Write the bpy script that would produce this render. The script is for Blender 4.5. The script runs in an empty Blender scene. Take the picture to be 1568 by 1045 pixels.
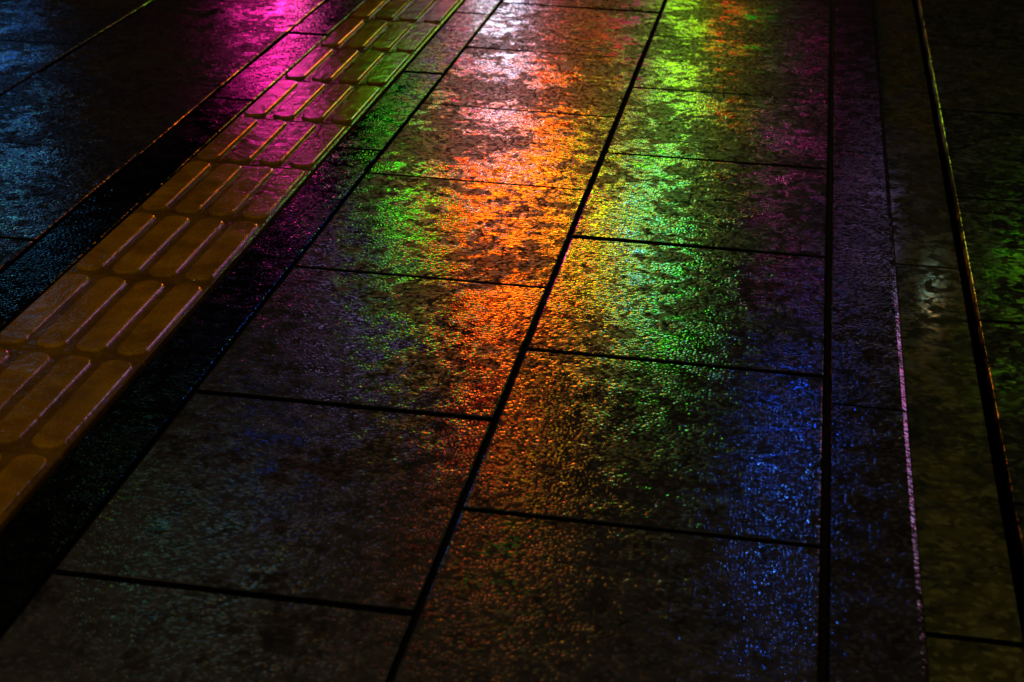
import bpy, bmesh, math, random
from mathutils import Vector, Matrix
random.seed(4)
sc=bpy.context.scene
sc.view_settings.view_transform='Standard'
try: sc.view_settings.look='None'
except Exception: pass
sc.view_settings.exposure=0

# ---------------- camera ----------------
F=2633.68; PI_=0.42296; YA=0.16197; RO=0.02438; H=1.07729
fwd=Vector((-math.sin(YA)*math.cos(PI_),math.cos(YA)*math.cos(PI_),-math.sin(PI_)))
r0=Vector((math.cos(YA),math.sin(YA),0)); u0=r0.cross(fwd)
rt=r0*math.cos(RO)+u0*math.sin(RO); up=-r0*math.sin(RO)+u0*math.cos(RO)
cd=bpy.data.cameras.new('camera'); cam=bpy.data.objects.new('camera',cd); sc.collection.objects.link(cam)
m=Matrix.Identity(4)
for i in range(3):
    m[i][0]=rt[i]; m[i][1]=up[i]; m[i][2]=-fwd[i]
m[2][3]=H
cam.matrix_world=m
cd.sensor_width=36; cd.lens=F/1568*36; cd.clip_end=500; cd.clip_start=.05
cd.dof.use_dof=True; cd.dof.focus_distance=2.95; cd.dof.aperture_fstop=7
sc.camera=cam

# ---------------- node helpers ----------------
class NT:
    def __init__(s,name):
        s.m=bpy.data.materials.new(name); s.m.use_nodes=True; s.t=s.m.node_tree; s.t.nodes.clear()
        s.out=s.t.nodes.new('ShaderNodeOutputMaterial')
    def n(s,typ,ins=None,**kw):
        nd=s.t.nodes.new(typ)
        for k,v in kw.items(): setattr(nd,k,v)
        if ins:
            for k,v in ins.items():
                if isinstance(v,bpy.types.NodeSocket): s.t.links.new(v,nd.inputs[k])
                else: nd.inputs[k].default_value=v
        return nd
    def math(s,op,a,b=0.0,c=None,clamp=False):
        ins={0:a,1:b}
        if c is not None: ins[2]=c
        return s.n('ShaderNodeMath',ins,operation=op,use_clamp=clamp).outputs[0]
    def mr(s,v,a,b,c=0.0,d=1.0):
        return s.n('ShaderNodeMapRange',{0:v,1:a,2:b,3:c,4:d}).outputs[0]
    def ramp(s,fac,stops,interp='LINEAR'):
        nd=s.n('ShaderNodeValToRGB',{0:fac}); cr=nd.color_ramp; cr.interpolation=interp
        while len(cr.elements)<len(stops): cr.elements.new(.5)
        for e,(p,c) in zip(cr.elements,stops):
            e.position=p; e.color=(c[0],c[1],c[2],1) if not isinstance(c,(int,float)) else (c,c,c,1)
        return nd.outputs[0]
    def mix(s,f,a,b):
        nd=s.n('ShaderNodeMix',data_type='RGBA')
        for k,v in ((0,f),(6,a),(7,b)):
            if isinstance(v,bpy.types.NodeSocket): s.t.links.new(v,nd.inputs[k])
            else: nd.inputs[k].default_value=v
        return nd.outputs[2]
    def noise(s,vec,scale,detail=2,rough=.5,dist=0,dim='2D'):
        return s.n('ShaderNodeTexNoise',{'Vector':vec,'Scale':scale,'Detail':detail,'Roughness':rough,'Distortion':dist},noise_dimensions=dim).outputs[0]
    def cells(s,vec,scale):
        nd=s.n('ShaderNodeTexVoronoi',{'Vector':vec,'Scale':scale},voronoi_dimensions='2D',feature='F1')
        return nd.outputs['Distance'],nd.outputs['Color']

def wet_stone(name,c0,c1,grain=200,dome=.00020,bump=.00012,rough=(.02,.05),spots=(),use_attr=True,spec=1.0,wave=.0005,mottle=1.0,ybias=True,speck=(.30,.88,.04,1.9)):
    N=NT(name)
    gn=N.n('ShaderNodeNewGeometry')
    geo=gn.outputs['Position']
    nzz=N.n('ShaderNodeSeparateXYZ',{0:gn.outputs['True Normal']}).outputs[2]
    edge=N.mr(nzz,.90,.60,0.0,1.0)      # joint shade put into the colour of slab arrises and sides
    if use_attr:
        at=N.n('ShaderNodeAttribute',attribute_name='tone').outputs['Fac']
        vec=N.n('ShaderNodeVectorMath',{0:at,1:(7.3,3.1,11.7),2:geo},operation='MULTIPLY_ADD').outputs[0]
    else:
        vec=geo; at=.5
    mid=N.noise(vec,26,2,.65)
    base=N.mix(N.mr(mid,.3,.7),(*c0,1),(*c1,1))
    if use_attr:
        base=N.mix(N.math('MULTIPLY',at,.45),base,(c0[0]*.4,c0[1]*.4,c0[2]*.4,1))
    d,dc=N.cells(vec,grain)
    grainr=N.n('ShaderNodeSeparateColor',{0:dc}).outputs[0]
    base=N.mix(N.mr(grainr,.6,1.0,0,.6),base,(c1[0]*2,c1[1]*2,c1[2]*2,1))
    # damp / dirty mottling, heavier farther along the path
    bn=N.noise(geo,27,4,.66,.3)
    low=N.noise(geo,5.0,1,.5)
    a=N.math('MULTIPLY_ADD',low,.7,bn)
    if ybias:
        yy=N.n('ShaderNodeSeparateXYZ',{0:geo}).outputs[1]
        a=N.math('ADD',a,N.mr(yy,2.0,3.4,-.11,.07))
    s2=N.mr(a,.82,.92)
    if spots:
        st=None
        for (sx,sy,sr) in spots:
            dd=N.n('ShaderNodeVectorMath',{0:geo,1:(sx,sy,0)},operation='DISTANCE').outputs['Value']
            v=N.mr(dd,0.0,sr*2.8,.62,0.0)
            st=v if st is None else N.math('MAXIMUM',st,v)
        s2=N.math('MAXIMUM',s2,N.mr(N.math('ADD',bn,st),.74,.84))
    s2=N.math('MULTIPLY',s2,mottle)
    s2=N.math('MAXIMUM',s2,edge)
    base=N.mix(N.math('MULTIPLY',s2,.6),base,(.008,.009,.006,1))
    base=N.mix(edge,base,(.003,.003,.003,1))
    # relief: one height field in metres (pebbled domes + grain + slow waviness)
    dm=N.math('MULTIPLY',N.math('MULTIPLY',d,d),N.mr(mid,.35,.65,-dome*.4,-dome*1.6))
    h=N.math('MULTIPLY_ADD',N.noise(vec,grain*.6,1,.6),bump,dm)
    h=N.math('MULTIPLY_ADD',N.noise(vec,13,1,.5),wave,h)
    b=N.n('ShaderNodeBump',{'Strength':1.0,'Distance':1.0,'Height':h})
    ro=N.mr(mid,.3,.7,rough[0],rough[1])
    ro=N.math('MULTIPLY_ADD',s2,.2,ro)
    sp=N.math('MULTIPLY',N.math('MULTIPLY_ADD',s2,-.96,1.0),N.mr(grainr,speck[0],speck[1],spec*speck[2],spec*speck[3]))
    p=N.n('ShaderNodeBsdfPrincipled',{'Base Color':base,'Roughness':ro,'Normal':b.outputs[0],'Specular IOR Level':sp,'IOR':1.45})
    N.t.links.new(p.outputs[0],N.out.inputs[0])
    return N.m

def plain(name,col,rough=.5,metal=0,spec=.5):
    N=NT(name)
    geo=N.n('ShaderNodeNewGeometry').outputs['Position']
    c=N.mix(N.noise(geo,9,3,.6,dim='3D'),(*[x*.7 for x in col],1),(*[min(1,x*1.25) for x in col],1))
    p=N.n('ShaderNodeBsdfPrincipled',{'Base Color':c,'Roughness':rough,'Metallic':metal,'Specular IOR Level':spec})
    N.t.links.new(p.outputs[0],N.out.inputs[0]); return N.m

# ---------------- mesh helpers ----------------
def slab(bm,tl,x0,x1,y0,y1,z,bev=.003,th=.06,tilt=0.25,tone=None,gap=.0036,lf=1.0,yf=None):
    if yf is None: yf=lf
    gy=gap if yf>=.2 else .001
    x0+=gap;x1-=gap;y0+=gy;y1-=gy
    cx=(x0+x1)/2;cy=(y0+y1)/2
    tx=math.radians(random.gauss(0,tilt*.6)); ty=math.radians(random.gauss(0,tilt)); 
    def zz(x,y): return z+(x-cx)*tx+(y-cy)*ty
    def ring(i,dz): return [bm.verts.new((x,y,zz(x,y)+dz)) for x,y in ((x0+i*lf,y0+i*yf),(x1-i,y0+i*yf),(x1-i,y1-i*yf),(x0+i*lf,y1-i*yf))]
    rs=[ring(0,-th),ring(0,-bev),ring(bev*.3,-bev*.3),ring(bev,0)]
    fs=[bm.faces.new(rs[-1])]
    for a,b in zip(rs,rs[1:]):
        for i in range(4):
            j=(i+1)%4; fs.append(bm.faces.new((a[i],a[j],b[j],b[i])))
    t=random.random() if tone is None else tone
    for f in fs:
        f[tl]=t
def finish(bm,name,mat,smooth=False,parent=None):
    bmesh.ops.recalc_face_normals(bm,faces=bm.faces)
    me=bpy.data.meshes.new(name); bm.to_mesh(me); bm.free()
    if smooth:
        for p in me.polygons: p.use_smooth=True
    ob=bpy.data.objects.new(name,me); sc.collection.objects.link(ob)
    me.materials.append(mat)
    if parent: ob.parent=parent
    return ob
def newbm():
    bm=bmesh.new(); return bm,bm.faces.layers.float.new('tone')
def box(bm,x0,x1,y0,y1,z0,z1):
    r=bmesh.ops.create_cube(bm,size=1,matrix=Matrix.Translation(((x0+x1)/2,(y0+y1)/2,(z0+z1)/2))@Matrix.Diagonal((x1-x0,y1-y0,z1-z0,1)))
    return r['verts']

FY=11.0
# ---------------- ground & paving ----------------
bm=bmesh.new(); box(bm,-60,60,-40,80,-.25,-.11)
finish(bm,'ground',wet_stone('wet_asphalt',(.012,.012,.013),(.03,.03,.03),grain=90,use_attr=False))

XM,XR,XL,BR,BL=-0.3633,0.088,-0.7994,-0.900,-1.154
L=.49215
spots=[(-.258,3.475,.032),(-.198,3.240,.030),(-.208,3.020,.024),(-.177,2.776,.027),(-.173,2.031,.027),(-.782,3.345,.029),(-.748,2.957,.026),(-.160,3.547,.019),(-.264,1.965,.010),(-.140,1.809,.017)]
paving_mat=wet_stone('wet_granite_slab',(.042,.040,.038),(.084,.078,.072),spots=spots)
bm,tl=newbm()
for n in range(-5,12):
    y=1.84614+n*L; slab(bm,tl,XM,XR,y,y+L,0)
    y=1.60289+n*L; slab(bm,tl,XL,XM,y,y+L,0)
for k in range(6):
    for n in range(-4,12):
        y=2.6+n*.497+(k%2)*.25
        x1=-1.26-k*.44
        slab(bm,tl,x1-.44,x1,y,y+.497,0)
finish(bm,'pavement',paving_mat)
bm,tl=newbm()
for n in range(-4,9):
    y=2.02+n*.6; slab(bm,tl,BR,XL,y,y+.6,-.001)
    y=2.3+n*.6; slab(bm,tl,-1.26,BL,y,y+.6,-.001)
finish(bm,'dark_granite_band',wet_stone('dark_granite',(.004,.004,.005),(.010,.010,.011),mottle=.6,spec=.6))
bm=bmesh.new(); box(bm,-4.2,.20,-.4,8,-.06,-.009)
finish(bm,'grout_bed',plain('grout',(.004,.0035,.0035),.9,spec=.1))

# tactile paving
N=NT('tactile_yellow')
geo=N.n('ShaderNodeNewGeometry').outputs['Position']
at=N.n('ShaderNodeAttribute',attribute_name='tone').outputs['Fac']
zc=N.n('ShaderNodeSeparateXYZ',{0:geo}).outputs[2]
nz=N.noise(geo,18,4,.65); fn=N.noise(geo,260,2,.6)
n3=N.noise(geo,7,4,.7)
c=N.mix(N.mr(nz,.3,.7),(.58,.245,.002,1),(.88,.44,.004,1))
c=N.mix(N.mr(fn,.5,.72,0,.6),c,(.16,.07,.003,1))
c=N.mix(N.mr(n3,.45,.65,0,.6),c,(.17,.08,.006,1))
c=N.mix(N.math('MULTIPLY',at,.4),c,(.28,.12,.008,1))
c=N.mix(N.mr(zc,.0005,.0050,.6,0.0),c,(.05,.022,.003,1))
hh=N.math('MULTIPLY',fn,.00018)
hh=N.math('MULTIPLY_ADD',nz,.0011,hh)
b=N.n('ShaderNodeBump',{'Strength':1.0,'Distance':1.0,'Height':hh})
p=N.n('ShaderNodeBsdfPrincipled',{'Base Color':c,'Roughness':N.mr(nz,.3,.7,.04,.12),'Normal':b.outputs[0],'Specular IOR Level':.55})
N.t.links.new(p.outputs[0],N.out.inputs[0]); tact=N.m
bm,tl=newbm()
W4=(BR-BL)/4
def bar(bm,tl,cx,y0,y1,z,t):
    R=.0245
    prof=[(R,0),(R-.0008,.0026),(R-.0022,.0045),(R-.0045,.0053)]
    rings=[]
    for r,dz in prof:
        ring=[]
        for k in range(9):
            a=math.pi*k/8; ring.append((cx+r*math.cos(a),y1-R+r*.8*math.sin(a)))
        for k in range(9):
            a=math.pi+math.pi*k/8; ring.append((cx+r*math.cos(a),y0+R+r*.8*math.sin(a)))
        rings.append([bm.verts.new((x,y,z+dz)) for x,y in ring])
    n=len(rings[0])
    for a,b_ in zip(rings,rings[1:]):
        for i in range(n):
            f=bm.faces.new((a[i],a[(i+1)%n],b_[(i+1)%n],b_[i])); f[tl]=t; f.smooth=False
    f=bm.faces.new(rings[-1]); f[tl]=t
for n in range(-5,14):
    y=1.87039+n*.3; t=random.random()
    slab(bm,tl,BL,BR,y,y+.3,.001,bev=.003,tilt=0.0,tone=t,gap=.002)
    for k in range(4):
        bar(bm,tl,BL+W4*(k+.5),y+.006,y+.294,.001,t)
finish(bm,'tactile_paving',tact)

# kerb, gutter, side paving
bm,tl=newbm()
for n in range(-2,5):
    y=2.233+n*1.19; slab(bm,tl,XR+.002,.206,y+.002,y+1.188,.007,bev=.008,th=.15,tilt=.0,lf=.3,yf=.04)
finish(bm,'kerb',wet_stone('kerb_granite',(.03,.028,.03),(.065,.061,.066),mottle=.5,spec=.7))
bm,tl=newbm()
for n in range(-2,5):
    y=1.743+n*1.19; slab(bm,tl,.205,.325,y,y+1.19,-.04,bev=.003,tilt=.08)
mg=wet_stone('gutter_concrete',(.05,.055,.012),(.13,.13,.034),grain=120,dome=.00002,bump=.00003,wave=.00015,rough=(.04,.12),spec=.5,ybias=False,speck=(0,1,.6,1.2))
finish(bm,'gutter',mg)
bm,tl=newbm()
for k in range(6):
    for n in range(-4,9):
        y=2.626+n*.605+(k%2)*.3; slab(bm,tl,.326+k*.6,.326+(k+1)*.6,y,y+.605,-.008,bev=.002,tilt=.1)
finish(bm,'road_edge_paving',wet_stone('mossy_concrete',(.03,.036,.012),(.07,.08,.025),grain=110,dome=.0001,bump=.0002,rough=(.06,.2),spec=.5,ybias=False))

# ---------------- shop building with signs ----------------
bld=bpy.data.objects.new('shop_building',None); sc.collection.objects.link(bld)
wallm=plain('dark_cladding',(.03,.03,.033),.6)
bm=bmesh.new(); box(bm,-9,6,FY+.4,FY+8,-.1,11)
for s in (0,3.3,6.4): box(bm,-9.1,6.1,FY+.25,FY+.4,s+2.9,s+3.05)
box(bm,-9.2,6.2,FY+.2,FY+8.1,11,11.3)
for k in range(9): box(bm,-9+k*1.85,-8.8+k*1.85,FY+.28,FY+.4,0,11)
finish(bm,'walls',wallm,parent=bld)
bm=bmesh.new()
for s in (3.4,6.6):
    for k in range(8): box(bm,-8.6+k*1.85,-7.2+k*1.85,FY+.36,FY+.41,s,s+1.9)
finish(bm,'windows',plain('window_glass',(.01,.012,.015),.1),parent=bld)
bm=bmesh.new(); box(bm,-1.5,-.1,FY+.34,FY+.41,0,2.4)
finish(bm,'door',plain('door_metal',(.05,.045,.04),.4),parent=bld)

def sign_mat(name,cols,strength,scale,gap):
    N=NT(name)
    tc=N.n('ShaderNodeTexCoord').outputs['Object']
    vo=N.n('ShaderNodeTexVoronoi',{'Vector':tc,'Scale':scale},feature='F1')
    sep=N.n('ShaderNodeSeparateColor',{0:vo.outputs['Color']})
    k=len(cols)
    col=N.ramp(sep.outputs[0],[(i/k,cols[i]) for i in range(k)],'CONSTANT')
    if gap>0:
        br=N.mr(N.noise(tc,scale*.55,2,.6,dim='3D'),gap,gap+.15,.03,1.0)
        st=N.math('MULTIPLY',br,strength)
    else: st=strength
    em=N.n('ShaderNodeEmission',{'Color':col,'Strength':st})
    N.t.links.new(em.outputs[0],N.out.inputs[0]); return N.m
casem=plain('sign_case',(.05,.05,.055),.4,.6)
cnt=[0]
def sign(X0,X1,Z0,Z1,cols,st,scale=3.5,gap=.42,name='illuminated_sign'):
    cnt[0]+=1
    root=bpy.data.objects.new(name,None); sc.collection.objects.link(root)
    d=.02*(cnt[0]%9)
    e=min(.03,(X1-X0)*.2)
    bm=bmesh.new(); box(bm,X0-e,X1+e,FY+.05-d,FY+.25,Z0-e,Z1+e)
    box(bm,(X0+X1)/2-e*.8,(X0+X1)/2+e*.8,FY+.25,FY+.41,(Z0+Z1)/2-e,(Z0+Z1)/2+e)
    finish(bm,'case',casem,parent=root)
    bm=bmesh.new(); v=[bm.verts.new(p) for p in ((X0,FY+.045-d,Z0),(X1,FY+.045-d,Z0),(X1,FY+.045-d,Z1),(X0,FY+.045-d,Z1))]
    bm.faces.new(v)
    finish(bm,'lit_face',sign_mat('neon_face',cols,st,scale,gap),parent=root)
MAG=(1,.02,.35);PNK=(1,.15,.5);LAV=(.55,.4,1);WHT=(.9,.85,1);ORG=(1,.10,.004);RED=(1,.015,.015);YEL=(1,.42,.01);GRN=(.05,.8,.02);LIM=(.4,.9,.02);BLU=(.01,.1,1);PUR=(.35,.05,.8);CYN=(.1,.6,.8);PCH=(1,.33,.10);DBL=(.05,.12,.4)
S=[(-3.70,-3.17,1.38,1.96,[MAG,MAG,PNK],17),
(-2.06,-1.78,1.25,2.26,[LAV,WHT,LAV],11),
(-2.48,-2.15,1.79,2.38,[PNK,LAV,WHT],3),
(-2.22,-2.09,1.26,1.69,[ORG,PCH],7),
(-1.69,-.92,1.22,1.99,[PCH,ORG,PNK],2.6),
(-2.22,-1.49,2.25,2.79,[RED,RED,ORG],29),
(-2.28,-1.45,2.84,3.43,[ORG,ORG,YEL],26),
(-1.36,-1.07,2.52,3.23,[YEL,LIM,YEL],12),
(-2.74,-2.38,2.49,3.35,[GRN,LIM,GRN],8),
(-.88,-.60,1.18,2.35,[LIM,GRN,LIM],7),
(-.54,-.39,1.17,1.93,[ORG,RED],15),
(-.36,-.24,1.16,1.87,[GRN,GRN],6),
(-.98,-.65,2.49,3.48,[LIM,GRN,LIM,CYN],16),
(-.23,.15,2.45,2.84,[PNK,MAG,DBL],.4),
(-.13,.33,4.26,4.38,[BLU,BLU,BLU],15),
(-.02,.36,5.25,5.85,[BLU,DBL],.7),
(-2.14,-1.47,4.18,4.98,[ORG,RED,YEL],3.2),
(-3.26,-2.48,3.73,4.14,[LAV,PNK],1.6),
(-1.49,-.58,3.65,3.85,[LAV,PCH,GRN],2.8),
(-4.10,-3.18,4.69,5.25,[DBL,BLU],.4),
(-4.95,-3.20,5.6,6.35,[GRN,YEL,CYN],.5),
(-5.66,-5.25,1.6,3.5,[DBL,BLU,CYN],3),
(-3.43,-3.20,2.79,3.3,[PUR,MAG],1.0),
(-2.5,-1.45,5.4,6.2,[ORG,RED,GRN],.6),
(.40,.76,2.55,3.05,[LAV,PNK,LAV],1.3),
(1.42,2.06,2.8,3.95,[GRN,LIM],1.1),
(3.2,5.0,.7,2.6,[PNK,WHT,LAV],5)]
for s in S: sign(*s)
for (x,z,w_,c_,st) in [(.15,5.05,.08,(.05,.25,1),60),(.25,5.98,.07,(.01,.12,1),40),(-.06,2.33,.05,PNK,34),(.13,2.10,.05,MAG,18),(-.01,2.70,.045,PNK,22),(1.03,3.19,.05,(.5,1,.7),14),(1.05,3.33,.05,(1,.5,.1),14),(.22,3.17,.04,PUR,20)]:
    sign(x-w_/2,x+w_/2,z-w_/2,z+w_/2,[c_,c_],st,3.5,0,'wall_lamp')

# ---------------- added lamp behind the viewer, fill for tactile strip and gutter ----------------
lamp=bpy.data.objects.new('fill_lamp',None); sc.collection.objects.link(lamp)
steel=plain('fill_lamp_steel',(.2,.2,.2),.4,.8)
bm=bmesh.new()
bmesh.ops.create_cone(bm,segments=20,radius1=.08,radius2=.05,depth=5,cap_ends=True,matrix=Matrix.Translation((1.5,-3,2.5)))
box(bm,.6,1.5,-3.03,-2.97,4.9,4.96)
finish(bm,'pole',steel,parent=lamp)
bm=bmesh.new(); vs=box(bm,.2,.75,-3.12,-2.88,4.9,5.0); finish(bm,'head',steel,parent=lamp)
ld=bpy.data.lights.new('fill_light','AREA'); ld.energy=80; ld.color=(1,.82,.5); ld.shape='RECTANGLE'; ld.size=.45; ld.size_y=.2
lo=bpy.data.objects.new('fill_light',ld); sc.collection.objects.link(lo); lo.location=(.48,-3,4.88); lo.parent=lamp

# ---------------- sky ----------------
w=bpy.data.worlds.new('World'); sc.world=w; w.use_nodes=True; nt=w.node_tree
sk=nt.nodes.new('ShaderNodeTexSky'); sk.sky_type='NISHITA'; sk.sun_disc=False; sk.sun_elevation=math.radians(1); sk.sun_rotation=math.radians(200)
bg=nt.nodes['Background']; nt.links.new(sk.outputs[0],bg.inputs[0]); bg.inputs[1].default_value=.002
